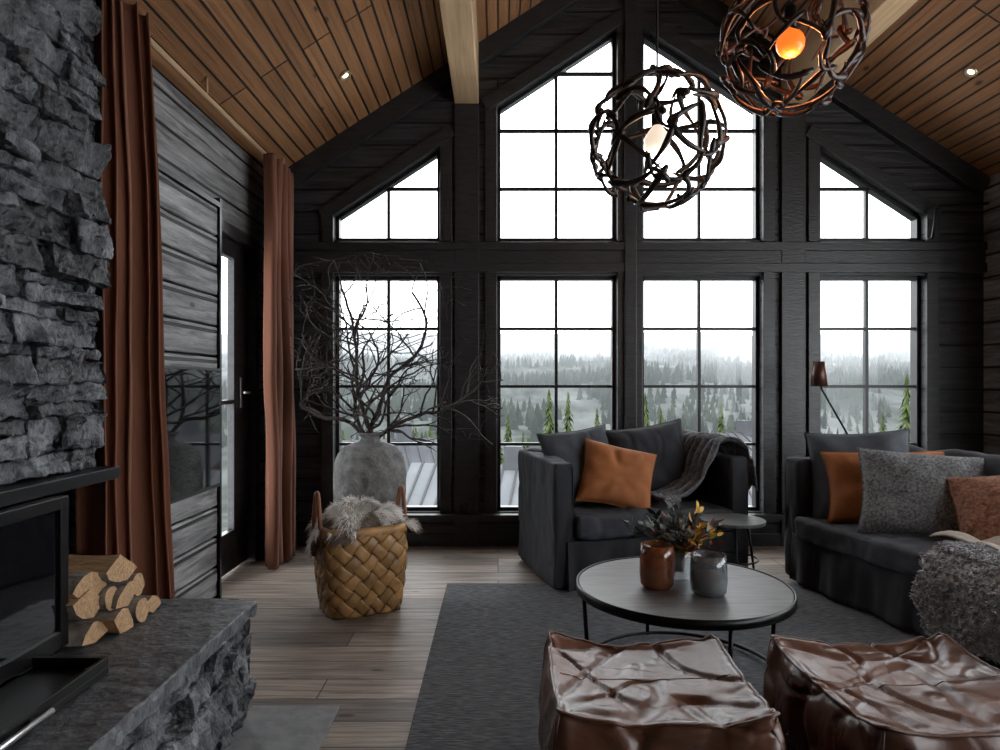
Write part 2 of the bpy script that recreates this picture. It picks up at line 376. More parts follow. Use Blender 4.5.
w.prism([(XL,3.0),(XR,3.0),(XR,ceil_z(XR)),(XC,ZR),(XL,ceil_z(XL))],YB-0.2,YB)
w.obj('wall_rear',m_logx_shaded,False)
for nm,xc in (('ceiling_beam',-0.26),('ceiling_beam',2*XC+0.26)):
    MB().box((xc-0.1,YB,3.67),(xc+0.1,D,ceil_z(xc)+0.05)).obj(nm,m_beam,False,bevel=0.008)
for X,Y,Z,s in ((-1.085,4.73,3.535,1),(3.3,4.65,3.523,-1)):
    g=group('ceiling_spotlight',(X,Y,Z))
    ang=math.atan(0.654)*s
    M=Matrix.Translation((X,Y,Z))@Matrix.Rotation(-ang,4,'Y')
    a=MB(); a.lathe((0,0,0),[(0.045,0.01),(0.045,-0.012),(0.034,-0.014),(0.032,0.0)],24,M=M); a.obj('ring',m_brass,True,g)
    a=MB(); a.lathe((0,0,0),[(0.0,-0.003),(0.022,-0.003),(0.022,-0.008),(0.0,-0.01)],24,M=M); a.obj('lamp',m_spot,True,g)
a=MB(); X0,Z0=pw(932,238,5.45); X1,Z1=pw(934,207,5.45); X2,_=pw(985,203,5.45)
a.tube([(X0,5.5,Z0),(X0,5.44,Z0),(X1,5.42,Z1-0.03),(X1+0.03,5.42,Z1),(X2,5.42,Z1+0.02)],0.012); a.obj('wall_pipe',m_black)
a=MB(); X0,Z0=pw(466,509,5.5); a.rbox((X0,D-0.04,Z0),(0.09,0.02,0.09),0.01,0.05); a.obj('wall_socket',m_matblack)

# ---------------------------------------------------------------- curtains
def curtain(y0,y1t,y1b,xc,amp,k,z0,z1,seed):
    c=MB()
    def fn(u,v):
        z=z0+(z1-z0)*v
        ph=2*math.pi*k*u+0.7*math.sin(seed+v*1.6)+0.9*math.sin(5*u+seed)
        y1=y1t+(y1b-y1t)*(1-v)**1.3
        y=y0+u*(y1-y0)+0.022*math.sin(ph*2+seed)
        am=amp*(0.75+0.35*(1-v))*(0.8+0.3*math.sin(u*9+seed))
        x=xc+am*math.sin(ph)+0.035*nz((u*3,v*2.2,seed),1.0)+0.006*nz((u*12,v*8,seed),1.0)
        return (x,y,z)
    c.grid(fn,170,60); return c
g=group('curtain_rod',(-1.7,4.2,3.02))
a=MB(); a.tube([(-1.7,2.7,3.02),(-1.7,5.4,3.02)],0.016); 
for y in (2.8,3.9,5.3): a.tube([(-1.7,y,3.02),(-1.7,y,ceil_z(-1.7)+0.01)],0.006)
a.obj('rod',m_beam,True,g)
curtain(2.62,3.05,3.27,-1.600,0.065,5,0.015,3.0,1.0).obj('curtain',m_curtain,True,solid=0.006)
curtain(4.78,5.33,5.36,-1.655,0.085,5,0.015,3.0,3.1).obj('curtain',m_curtain,True,solid=0.006)

# ---------------------------------------------------------------- TV
g=group('television',(-1.72,3.48,1.08))
a=MB(); a.rbox((-1.712,3.48,1.08),(0.040,1.18,0.72),0.008,0.5); a.obj('bezel',m_matblack,True,g)
a=MB(); a.box((-1.692,2.91,0.745),(-1.689,4.05,1.425)); a.obj('screen',m_screen,False,g)

# ---------------------------------------------------------------- stone chimney
def stones(b,y0,y1,z0,z1,X,depth=0.14,hr=(0.04,0.15),lr=(0.12,0.40),endj=0.03,res=0.013):
    z=z0
    while z<z1-0.01:
        h=random.uniform(*hr)
        if z+h>z1-0.03: h=z1-z
        y=y0; 
        yend=y1+random.uniform(-endj,endj)
        while y<yend-0.01:
            L=random.uniform(*lr)*(1.0 if h>0.06 else 1.3)
            if y+L>yend-0.07: L=yend-y
            parts=[(z,h)] if (h<0.09 or random.random()<0.6) else [(z,h*random.uniform(.35,.65))]
            if len(parts)==1 and parts[0][1]<h-0.001: parts.append((z+parts[0][1],h-parts[0][1]))
            for (zz,hh_) in parts:
                pr=random.uniform(-0.015,0.035); sd=random.uniform(0,100)
                tilt=random.uniform(-0.25,0.25); tl2=random.uniform(-0.15,0.15)
                coarse=(y+L)<1.7
                def dp(q,n,hh,sd=sd,tilt=tilt,tl2=tl2):
                    f=fr(q,9,sd,0.6,5)*0.014
                    rid=abs(nz(q,15,sd+3)); rid2=abs(nz((q.x,q.y*0.5,q.z*1.6),32,sd+6))
                    cell=math.floor(3*nz((q.x,q.y,q.z),8,sd+20)+0.5)*0.007
                    e=n*(f+(0.014*rid-0.006)+0.009*rid2)
                    if n.x>0.3: e=e+Vector((tilt*q.z+tl2*q.y+0.018*nz(q,10,sd+9)+cell,0,0))
                    return e
                b.rbox((X-depth/2+pr,y+L/2,zz+hh_/2),(depth,L-0.005,hh_-0.005),0.006,res*(3 if coarse else 1),disp=dp)
            y+=L
        z+=h
g=group('stone_chimney',(-1.67,1,1.03))
b=MB(); stones(b,0.2,2.54,1.035,3.20,-1.52); b.obj('stones',m_stone,False,g)
b=MB(); b.box((-1.849,-1.0,1.035),(-1.6,2.44,3.03)); b.obj('core',m_matblack,False,g)
g=group('hearth_bench',(-1.4,1.5,0))
b=MB(); stones(b,0.3,2.70,0.0,0.405,-1.02,hr=(0.045,0.1),endj=0.01); b.obj('stones',m_stone,False,g)
b=MB(); b.box((-1.84,0.3,0.0),(-1.12,2.66,0.4)); b.obj('core',m_matblack,False,g)
b=MB()
def dsl(q,n,h):
    return n*(0.010*fr(q,12,3,0.7,5)) if abs(n.z)<0.8 else Vector((0,0,0.004*fr(q,6,3,0.8,4)))
b.rbox((-1.415,1.5,0.433),(0.85,2.5,0.055),0.006,0.02,disp=dsl); b.obj('slab',m_slab,False,g)
MB().box((-1.02,0.3,0.0),(-0.656,2.77,0.012)).obj('hearth_floor_plate',m_tile,False,bevel=0.003)
g=group('fireplace_insert',(-1.6,1.4,0.46))
b=MB()
b.box((-1.84,0.6,0.465),(-1.78,2.2,0.98)); b.box((-1.78,0.6,0.465),(-1.46,0.66,0.98)); b.box((-1.78,2.17,0.465),(-1.44,2.2,0.98)); b.box((-1.78,0.66,0.465),(-1.44,2.17,0.52)); b.box((-1.78,0.66,0.93),(-1.44,2.17,0.98))
b.box((-1.44,0.66,0.52),(-1.415,0.72,0.97)); b.box((-1.44,2.16,0.49),(-1.415,2.2,0.98)); b.box((-1.44,0.66,0.49),(-1.415,2.16,0.545)); b.box((-1.44,0.66,0.94),(-1.415,2.16,0.98))
b.obj('body',m_black,False,g,bevel=0.003)
MB().box((-1.434,0.7,0.53),(-1.426,2.165,0.95)).obj('glass_door',m_screen,False,g)
b=MB(); b.box((-1.415,0.7,0.465),(-1.19,2.04,0.485)); b.box((-1.205,0.7,0.485),(-1.19,2.04,0.515)); b.box((-1.415,2.025,0.485),(-1.205,2.04,0.515)); b.obj('ash_tray',m_black,False,g,bevel=0.002)
b=MB(); b.tube([(-1.17,1.35,0.49),(-1.17,1.75,0.49)],0.009); b.tube([(-1.19,1.4,0.49),(-1.17,1.4,0.49)],0.006); b.tube([(-1.19,1.7,0.49),(-1.17,1.7,0.49)],0.006)
b.obj('pull_handle',mat('brushed_steel',(0.55,0.55,0.55),rough=0.3,metal=1.0),True,g)
b=MB(); b.box((-1.848,0.2,0.985),(-1.455,2.57,1.03)); b.obj('mantel_plate',m_black,False,g,bevel=0.003)
# firewood
g=group('firewood_stack',(-1.55,2.4,0.47))
side=MB(); 
def logp(y,z,R,a0,a1,x1,x0=-1.78,rot=0):
    n=max(3,int((a1-a0)/0.35)); 
    prof=[(R*math.cos(a0+(a1-a0)*i/n),R*math.sin(a0+(a1-a0)*i/n)) for i in range(n+1)]
    if a1-a0<6: prof=[(0,0)]+prof
    cy=sum(p[0] for p in prof)/len(prof); cz=sum(p[1] for p in prof)/len(prof)
    m=len(prof); nx=9; vs=[]
    for i in range(nx+1):
        X=x0+(x1-x0)*i/nx
        for (a,bb) in prof:
            jy=0.008*nz((X,a,bb),14,R*50)
            vs.append((X+(0.008*nz((a,bb,R),30,5) if i in (0,nx) else 0),y+a-cy+jy+0.01*rot*(i/nx),z+bb-cz+jy*0.7))
    o=len(side.v); side.v+=vs
    for i in range(nx):
        for k in range(m):
            side.f.append((o+i*m+k,o+i*m+(k+1)%m,o+(i+1)*m+(k+1)%m,o+(i+1)*m+k))
            flat=(a1-a0<6) and (k==0 or k==m-1)
            side.m.append(1 if flat else 0)
    side.f.append(tuple(o+k for k in range(m))); side.m.append(1)
    side.f.append(tuple(o+nx*m+k for k in range(m-1,-1,-1))); side.m.append(1)
pi=math.pi
logp(2.27,0.508,0.075,0.2,2.9,-1.37); logp(2.38,0.511,0.082,-0.1,2.2,-1.33); logp(2.48,0.505,0.045,0,2*pi,-1.32); logp(2.575,0.505,0.07,0.3,2.6,-1.33)
logp(2.265,0.583,0.10,3.4,5.6,-1.39); logp(2.36,0.585,0.042,0,2*pi,-1.37,rot=1); logp(2.44,0.588,0.085,0.6,2.9,-1.35,rot=-1); logp(2.545,0.582,0.042,0,2*pi,-1.37)
logp(2.29,0.662,0.11,0.4,2.5,-1.40); logp(2.41,0.66,0.10,3.6,5.7,-1.37,rot=1); logp(2.50,0.655,0.07,0.4,3.0,-1.39)
side.obj('logs',[m_bark,m_wood],False,g)

# ---------------------------------------------------------------- rug
b=MB()
b.rbox((1.36,3.12,0.007),(3.4,2.67,0.012),0.004,0.3); b.obj('area_rug',m_rug,True)

# ---------------------------------------------------------------- upholstery
def wrink(a=0.006,s=5,sd=0):
    def f(q,n,h):
        r=abs(nz((q.x,q.y,q.z*0.6),s*0.8,sd+11))
        return n*(a*nz(q,s*0.7,sd)+a*0.4*nz((q.x*1.5,q.y*1.5,q.z*0.5),s*2.2,sd+3)-0.5*a*max(0,0.12-r)/0.12)
    return f
def sit(name,W,Dp,aw,ah,bh,sh,M,ncush,sd,backc=True):
    g=group(name,(M@Vector((W/2,Dp/2,0))))
    z0=0.02
    b=MB()
    for xc in (aw/2,W-aw/2):
        b.rbox((xc,Dp/2,(ah+z0)/2),(aw,Dp,ah-z0),0.025,0.022,disp=wrink(0.014,6,sd+xc),M=M)
        for sx in (-1,1):
            b.tube([(xc+sx*(aw/2-0.012),0.008,z0+0.03+(ah-z0-0.07)*i/10) for i in range(11)],0.005,6,M=M)
    b.obj('arms',m_slip,True,g)
    b=MB(); b.rbox((W/2,Dp-0.1,(bh+z0)/2),(W-0.02,0.2,bh-z0),0.05,0.03,disp=wrink(0.013,5,sd),M=M); b.obj('back',m_slip,True,g)
    b=MB(); b.rbox((W/2,Dp/2-0.02,0.2),(W-2*aw+0.02,Dp-0.16,0.3),0.02,0.08,M=M); b.obj('base',m_slip,True,g)
    b=MB()
    def sk(u,v):
        x=aw*0.6+(W-1.2*aw)*u; z=0.018+0.31*v
        wv=(1-v)*0.020*math.sin(u*W*20+2*math.sin(u*W*5))+0.014*nz((x,z*0.5,sd),9)+(1-v)*0.014*nz((x,0,sd),16)
        return (x,0.0+wv-0.03*(1-v),z)
    b.grid(sk,int(W*90),14,M=M); b.obj('skirt',m_slip,True,g,solid=0.008)
    cw=(W-2*aw)/ncush
    b=MB()
    for i in range(ncush):
        def dp(q,n,h,i=i):
            puff=0.022*(1-(q.x/h[0])**2)*(1-(q.y/h[1])**2)*(1 if q.z>0 else 0)
            r=abs(nz(q,5,sd+i+20)); r2=abs(nz((q.x*0.5,q.y,q.z),9,sd+i+40))
            return n*(0.010*nz(q,5,sd+i*9)+0.006*nz(q,13,sd+i)-0.009*max(0,0.1-r)/0.1-0.006*max(0,0.1-r2)/0.1)+Vector((0,0,puff))
        b.rbox((aw+cw*(i+0.5),(Dp-0.2)/2-0.02,sh-0.075),(cw-0.006,Dp-0.16,0.15),0.03,0.02,disp=dp,M=M)
        for zz in (sh-0.012,sh-0.138):
            b.tube([(aw+cw*i+0.02+(cw-0.04)*k/20,-0.012+0.004*math.sin(k),zz+0.004*math.sin(k*1.3)) for k in range(21)],0.005,6,M=M)
    b.obj('seat_cushions',m_seat,True,g)
    if backc:
        b=MB()
        for i in range(ncush):
            MM=M@Matrix.Translation((aw+cw*(i+0.5),Dp-0.27,sh+0.23))@Matrix.Rotation(math.radians(-10),4,'X')
            def dp(q,n,h,i=i):
                puff=0.04*(1-(q.x/h[0])**2)*(1-(q.z/h[2])**2)
                return n*(0.016*nz(q,5,sd+i*7)+0.006*nz(q,12,sd)+puff)+Vector((0,0,0.04*nz((q.x,0,0),4,sd)))
            b.rbox((0,0,0),(cw-0.01,0.15,0.46),0.06,0.025,disp=dp,M=MM)
        b.obj('back_cushions',m_slip,True,g)
    return g
Ma=Matrix.Translation((0.36,4.26,0))@Matrix.Rotation(math.radians(14),4,'Z')
sit('armchair',1.42,0.86,0.14,0.84,0.86,0.49,Ma,1,1.0)
Ms=Matrix.Translation((1.97,4.6,0.012))@Matrix.Rotation(math.radians(-76.7),4,'Z')
sit('sofa',2.5,0.98,0.15,0.83,0.86,0.45,Ms,2,5.0)

def pillow(name,m,c,w,h,t,yaw,tilt,roll=0,sd=0,pull=0.09):
    M=Matrix.Translation(c)@Matrix.Rotation(math.radians(yaw),4,'Z')@Matrix.Rotation(math.radians(90-tilt),4,'X')@Matrix.Rotation(math.radians(roll),4,'Z')
    b=MB(); N=44
    def bend(x,y): return 0.02*nz((x,y,0),4,sd)-0.05*(x/w*2)**2*0.4
    for sgn in (1,-1):
        def fn(u,v):
            a=(u*2-1); c_=(v*2-1)
            a=math.copysign(abs(a)**0.85,a); c_=math.copysign(abs(c_)**0.85,c_)
            x=a*w/2*(1-pull*(1-c_*c_)); y=c_*h/2*(1-pull*(1-a*a))
            e=max(0,(1-a**4)*(1-c_**4))
            z=sgn*t/2*e**0.5
            q=(x,y,sgn*0.3)
            ang=math.atan2(y,x)
            rad=0.006*math.sin(ang*9+sd*3)*min(1,(abs(a)**2+abs(c_)**2))*min(1,e*3)
            wr=0.015*nz(q,5,sd)+0.006*nz(q,13,sd+2)-0.010*max(0,0.14-abs(nz(q,4,sd+7)))/0.14+rad
            return (x,y,z+wr*min(1,e*2)+bend(x,y))
        b.grid(fn,N,N,M=M)
    pts=[]
    for i in range(N*4):
        s=i/N; k=int(s); f=(s-k)*2-1
        a,c_=[(f,-1),(1,f),(-f,1),(-1,-f)][k]
        a2=math.copysign(abs(a)**0.85,a); c2=math.copysign(abs(c_)**0.85,c_)
        x=a2*w/2*(1-pull*(1-c2*c2)); y=c2*h/2*(1-pull*(1-a2*a2)); pts.append((x,y,bend(x,y)))
    b.tube(pts,0.005,6,M=M,closed=True)
    return b.obj(name,m,True)
pillow('throw_pillow',m_dgp,(0.60,4.78,0.755),0.56,0.56,0.17,20,18,6,1)
pillow('throw_pillow',m_rustp,(0.83,4.62,0.705),0.52,0.46,0.16,6,26,-14,2)
pillow('throw_pillow',m_slip,(1.12,4.92,0.79),0.66,0.52,0.2,14,12,7,3)
pillow('throw_pillow',m_dgp,(2.36,4.34,0.745),0.62,0.60,0.17,-22,14,4,4)
pillow('throw_pillow',m_rustp,(2.46,4.17,0.705),0.76,0.46,0.15,-20,20,3,5)
pillow('throw_pillow',m_tweed,(2.52,3.92,0.695),0.72,0.54,0.18,-22,27,-3,6)
pillow('throw_pillow',m_brownp,(2.76,3.58,0.65),0.54,0.48,0.16,-40,28,12,7)

def path_pt(path,t):
    L=[0]
    for i in range(1,len(path)): L.append(L[-1]+math.hypot(path[i][0]-path[i-1][0],path[i][1]-path[i-1][1]))
    s=t*L[-1]
    for i in range(1,len(path)):
        if s<=L[i]+1e-9:
            f=(s-L[i-1])/(L[i]-L[i-1]); return (path[i-1][0]*(1-f)+path[i][0]*f, path[i-1][1]*(1-f)+path[i][1]*f)
    return path[-1]
g=group('knit_throw',(Ma@Vector((1.3,0.5,0.8))))
b=MB(); W=1.42
path=[(W-0.54,0.52),(W-0.40,0.55),(W-0.27,0.64),(W-0.20,0.80),(W-0.15,0.90),(W-0.09,0.925),(W-0.02,0.91),(W+0.035,0.86),(W+0.055,0.58)]
def fn(u,v):
    x,z=path_pt(path,u)
    y=0.06+(0.56+0.08*(1-u))*v+0.05*math.sin(u*4)
    f=0.040*math.sin(v*22+u*3+2*nz((u*3,v*3,0),1))+0.02*nz((u*6,v*6,1),1)
    return (x-0.6*abs(f)*(0 if u>0.6 else 1)+(0.02 if u>0.8 else 0),y,z+abs(f)+0.012)
b.grid(fn,70,90,M=Ma)
for i in range(70):
    v=i/69; p=Vector(fn(0.0,v)); 
    b.tube([p,p+Vector((-0.03,0.003,-0.005)),p+Vector((-0.055,random.uniform(-.01,.01),-0.012))],[0.004,0.003,0.002],4,M=Ma)
b.obj('cloth',m_throw,True,g,solid=0.009)
def tufts(b,pts,count,ln,wd,droop=0.3,seg=3,curl=0.0,M=None,scat=0.55):
    for _ in range(count):
        p,n=random.choice(pts); p=Vector(p)+Vector([random.uniform(-.010,.010) for _ in range(3)])
        d=(Vector(n).normalized()+Vector([random.gauss(0,scat) for _ in range(3)])).normalized()
        L=ln*random.uniform(0.6,1.3); s=d.cross(Vector([random.gauss(0,1) for _ in range(3)])).normalized()
        vs=[];fs=[];q=p.copy(); ph=random.uniform(0,6)
        for i in range(seg+1):
            t=i/seg; ww=wd*(1-t*0.85)
            vs+= [q-s*ww,q+s*ww]
            d=(d+Vector((0,0,-droop/seg))+Vector((math.sin(ph+t*9),math.cos(ph+t*9),math.sin(ph+t*7)))*curl).normalized()
            q=q+d*L/seg
        for i in range(seg): fs.append((2*i,2*i+1,2*i+3,2*i+2))
        b.add(vs,fs,M)
def curls(b,pts,count,R,M=None):
    for _ in range(count):
        p,n=random.choice(pts); p=Vector(p)+Vector([random.uniform(-.012,.012) for _ in range(3)])
        n=(Vector(n).normalized()+Vector([random.gauss(0,0.5) for _ in range(3)])).normalized()
        u=n.orthogonal().normalized(); w=n.cross(u); r=R*random.uniform(0.6,1.2); ph=random.uniform(0,6.28); L=R*random.uniform(1.2,2.6)
        pp=[p+n*(L*i/6)+(u*math.cos(ph+i*1.25)+w*math.sin(ph+i*1.25))*r*(1-i/12) for i in range(7)]
        b.tube(pp,[0.0042,0.0045,0.0042,0.004,0.0036,0.003,0.0015],3,M=M)
g=group('sheepskin_throw',(Ms@Vector((1.45,0.1,0.45))))
path2=[(0.26,0.47),(0.14,0.485),(0.02,0.475),(-0.06,0.43),(-0.095,0.3),(-0.11,0.10)]
pts=[]
def fn(u,v):
    y,z=path_pt(path2,u); e=1-0.25*(2*u-1)**4
    x=1.52+(v-0.5)*0.66*e+0.03*nz((u*3,v,0),2)
    k=0.02*nz((u*7,v*5,3),1)
    return (x,y-(k if u>0.4 else 0),z+(k+0.01 if u<0.5 else 0))
b=MB(); b.grid(fn,30,30,M=Ms)
for i in range(60):
    for j in range(60):
        u,v=i/59,j/59; p=Vector(fn(u,v)); du=Vector(fn(min(1,u+.01),v))-Vector(fn(max(0,u-.01),v)); dv=Vector(fn(u,min(1,v+.01)))-Vector(fn(u,max(0,v-.01)))
        n=dv.cross(du).normalized(); 
        if (n.z<0 and u<0.4) or (n.y>0 and u>0.6): n=-n
        if u<0.4: n=Vector((0,0,1))
        pts.append((p,n))
b.obj('hide',m_sheep,True,g,solid=0.01)
b=MB(); curls(b,pts,8000,0.011,M=Ms); b.obj('wool',m_sheep,True,g)
g=group('knit_blanket',(Ms@Vector((1.3,0.4,0.47))))
b=MB()
def fn(u,v):
    x=0.98+0.75*u+0.04*math.sin(v*5); y=0.20+0.38*v+0.03*math.sin(u*7)
    return (x,y,0.490+0.03*abs(math.sin(v*9+u*3))+0.02*nz((u*5,v*5,0),1))
b.grid(fn,40,30,M=Ms); b.obj('cloth',m_ivory,True,g,solid=0.01)

# ---------------------------------------------------------------- leather poufs
def pouf(X,Y,S,H,yaw,sd):
    g=group('leather_pouf',(X,Y,0.014))
    M=Matrix.Translation((X,Y,0.026))@Matrix.Rotation(math.radians(yaw),4,'Z')
    def dp(q,n,h):
        ax,ay=q.x/h[0],q.y/h[1]; tz=(q.z/h[2]+1)/2
        e=Vector((0,0,0))
        cor=(abs(ax)*abs(ay))**3
        top=max(0,(tz-0.7)/0.3)
        edge=max(abs(ax),abs(ay))
        e.z+=top*(0.048*cor-0.030*(1-ax*ax)*(1-ay*ay)+0.018*max(0,edge-0.85)/0.15)
        qq=(q.x*0.8+q.y*0.6+0.07*nz(q,4,sd),q.y*0.8-q.x*0.6+0.07*nz(q,4,sd+2),q.z)
        r=abs(nz((qq[0],qq[1]*0.35,qq[2]),4.6,sd)); r2=abs(nz((qq[0]*0.35,qq[1],qq[2]),5.0,sd+4)); r3=abs(nz(qq,10,sd+14))
        cre=-(max(0,0.09-r)/0.09)*0.014-(max(0,0.09-r2)/0.09)*0.012-(max(0,0.07-r3)/0.07)*0.004
        soft=0.018*nz(q,3.0,sd+8)+0.006*nz(q,8,sd+2)+0.002*nz(q,20,sd+2)
        e+=n*(cre+soft)
        if abs(n.z)<0.6:
            e+=Vector((n.x,n.y,0))*(0.040*math.sin(math.pi*tz)-0.015)
            e+=Vector((n.x,n.y,0))*0.008*math.sin((q.x-q.y)*24+5*nz(q,3,sd))*max(0,tz-0.5)*2
        if n.z<-0.5: e.z=max(e.z,-0.002)
        return e
    b=MB(); b.rbox((0,0,H/2-0.004),(S,S,H),0.04,0.009,disp=dp,M=M); b.obj('cover',m_leather,True,g)
    h=(S/2,S/2,H/2)
    def surf(x,y,z,n):
        q=Vector((x,y,z)); return q+dp(q,Vector(n).normalized(),h)+Vector((0,0,H/2-0.004))
    s=MB(); pts=[]
    for k in range(4):
        for i in range(40):
            f=(i/40*2-1)*(S/2-0.02); e=S/2-0.012
            x,y=[(f,-e),(e,f),(-f,e),(-e,-f)][k]
            pts.append(surf(x,y,H/2-0.010,(x*abs(x),y*abs(y),0.12)))
    s.tube(pts,0.0055,6,M=M,closed=True)
    pts=[surf(-S/2+0.04+(S-0.08)*i/70,0.03,H/2,(0,0,1)) for i in range(71)]
    s.tube(pts,0.0022,6,M=M)
    for sx in (-1,1):
        for sy in (-1,1):
            pts=[surf(sx*(S/2-0.013),sy*(S/2-0.013),-H/2+0.04+(H-0.06)*i/14,(sx,sy,0)) for i in range(15)]
            s.tube(pts,0.005,6,M=M)
    s.obj('seams',m_leather,True,g)
pouf(0.475,2.13,0.63,0.39,-2,3.0)
pouf(1.31,2.09,0.66,0.39,3,11.0)

# ---------------------------------------------------------------- coffee table
cx,cy=0.85,3.08
g=group('coffee_table',(cx,cy,0.012))
R=0.477
b=MB(); b.lathe((cx,cy,0),[(0.0,0.395),(R-0.003,0.395),(R,0.40),(R,0.418),(R-0.005,0.422),(0.0,0.422)],72); b.obj('top',m_ttop,False,g)
b=MB(); b.lathe((cx,cy,0),[(R+0.001,0.385),(R+0.008,0.385),(R+0.008,0.426),(R+0.001,0.426),(R+0.0005,0.424),(R+0.0005,0.387)],72)
b.tube([(cx+0.44*math.cos(a*pi/36),cy+0.44*math.sin(a*pi/36),0.034) for a in range(72)],0.010,8,closed=True)
for a in (188,278,8,98):
    a=math.radians(a); x,y=cx+0.468*math.cos(a),cy+0.468*math.sin(a)
    b.tube([(cx+0.44*math.cos(a),cy+0.44*math.sin(a),0.024),(x,y,0.395)],0.010,8)
    b.tube([(cx,cy,0.378),(x,y,0.378)],0.009,6)
b.obj('metal_frame',m_black,True,g)
g=group('side_table',(1.5,4.33,0.012)); cx,cy=1.50,4.27
b=MB(); b.lathe((cx,cy,0),[(0.0,0.46),(0.2,0.46),(0.203,0.465),(0.203,0.477),(0.2,0.48),(0,0.48)],48); b.obj('top',m_ttop,False,g)
b=MB()
for a in (20,140,260):
    a=math.radians(a); b.tube([(cx+0.12*math.cos(a),cy+0.12*math.sin(a),0.46),(cx+0.19*math.cos(a),cy+0.19*math.sin(a),0.016)],0.008,8)
b.tube([(cx+0.155*math.cos(a*pi/18),cy+0.155*math.sin(a*pi/18),0.23) for a in range(36)],0.006,6,closed=True)
b.obj('legs',m_black,True,g)
def vessel(name,x,y,r,h,m,foot=0.75,par=None):
    b=MB(); b.lathe((x,y,0.4235),[(0,0),(r*foot,0),(r*0.93,h*0.08),(r,h*0.35),(r*0.98,h*0.75),(r*0.93,h),(r*0.89,h),(r*0.93,h*0.75),(r*0.94,h*0.35),(r*0.85,h*0.12),(0,h*0.1)],40); return b.obj('glass' if par else name,m,True,par)
for nm,x,y,r,h,m in (('amber_candle_holder',0.722,3.03,0.078,0.195,m_amber),('smoked_glass_candle_holder',0.925,2.93,0.080,0.175,m_greyg)):
    g=group(nm,(x,y,0.4235)); vessel(nm,x,y,r,h,m,par=g)
    b=MB(); b.lathe((x,y,0.4235),[(0,h*0.13),(r*0.8,h*0.13),(r*0.86,h*0.3),(r*0.86,h*0.5),(r*0.5,h*0.49),(0,h*0.48)],32); b.tube([(x,y,0.4235+h*0.48),(x,y+0.002,0.4235+h*0.6)],0.002,5); b.obj('wax',m_wax,True,g)
g=group('dried_flower_arrangement',(0.86,3.14,0.42))
vessel('vase',0.855,3.16,0.060,0.15,m_clearg,par=g)
def leaf(b,p,d,L,w):
    d=Vector(d).normalized(); s=d.cross(Vector([random.gauss(0,1) for _ in range(3)])).normalized(); n=s.cross(d)
    vs=[];fs=[]
    for i in range(6):
        t=i/5; ww=w*math.sin(pi*min(1,t*0.93+0.04))**0.7; q=Vector(p)+d*L*t+n*(-0.2*L*t*t)
        vs+=[q-s*ww+n*ww*0.3,q,q+s*ww+n*ww*0.3]
    for i in range(5):
        a=i*3; fs+=[(a,a+1,a+4,a+3),(a+1,a+2,a+5,a+4)]
    b.add(vs,fs)
bs={'d':MB(),'r':MB(),'g':MB(),'y':MB()}; st=MB()
for i in range(42):
    a=random.uniform(0,2*pi); e=random.uniform(0.4,1.35)
    L=random.uniform(0.12,0.25)
    p0=Vector((0.855+0.02*math.cos(a),3.16+0.02*math.sin(a),0.46)); p1=Vector((0.855+0.045*math.cos(a),3.16+0.045*math.sin(a),0.57))
    dr=Vector((math.cos(a)*math.cos(e),math.sin(a)*math.cos(e)*0.8,math.sin(e)*0.9)); p2=p1+dr*L*0.6; p3=p2+(dr+Vector((0,0,-0.2)))*L*0.45
    st.tube([p0,p1,p2,p3],[0.0025,0.002,0.0018,0.001],5)
    k=random.choice('ddrrggd' if dr.x<0.15 else 'drrgyyy')
    for j in range(11):
        t=j/10; q=p1.lerp(p2,t*1.6) if t<0.6 else p2.lerp(p3,(t-0.6)*2.5)
        leaf(bs[k],q,(dr.x+random.gauss(0,.7),dr.y+random.gauss(0,.7),dr.z+random.gauss(0,.5)),random.uniform(0.025,0.055),random.uniform(0.007,0.014))
st.obj('stems',m_twig,True,g)
for k,mm_ in (('d',m_leafd),('r',m_leafr),('g',m_leafg),('y',m_leafy)): bs[k].obj('leaves_'+k,mm_,True,g)
b=MB()
for cx,cy,cz in ((0.80,3.10,0.62),(0.875,3.07,0.645)):
    for i in range(60):
        a=i*2.4; r=0.028*math.sqrt(i/60); leaf(b,(cx+r*math.cos(a)*0.5,cy+r*math.sin(a)*0.5,cz),(math.cos(a)*r*40,math.sin(a)*r*40,1),0.035,0.006)
b.obj('protea_heads',m_petal,True,g)

# ---------------------------------------------------------------- floor vase with branches
VX,VY=-0.935,4.88
g=group('branch_vase',(VX,VY,0))
prof=[(0.0,0.0),(0.15,0.0),(0.165,0.03),(0.19,0.15),(0.222,0.3),(0.248,0.45),(0.262,0.58),(0.264,0.68),(0.255,0.77),(0.23,0.84),(0.18,0.89),(0.11,0.915),(0.075,0.925),(0.068,0.945),(0.075,0.965),(0.1,0.98),(0.098,0.99),(0.075,0.985),(0.06,0.95),(0.06,0.9),(0.0,0.9)]
pr2=[]
for i in range(len(prof)-1):
    for k in range(3):
        f=k/3; pr2.append((prof[i][0]*(1-f)+prof[i+1][0]*f,prof[i][1]*(1-f)+prof[i+1][1]*f))
pr2.append(prof[-1])
b=MB(); b.lathe((VX,VY,0.001),pr2,96,disp=lambda p:0.006*fr(p,9,2,0.8,4)+0.003*nz(p,40)); b.obj('vase',m_vase,True,g)
b=MB(); random.seed(33)
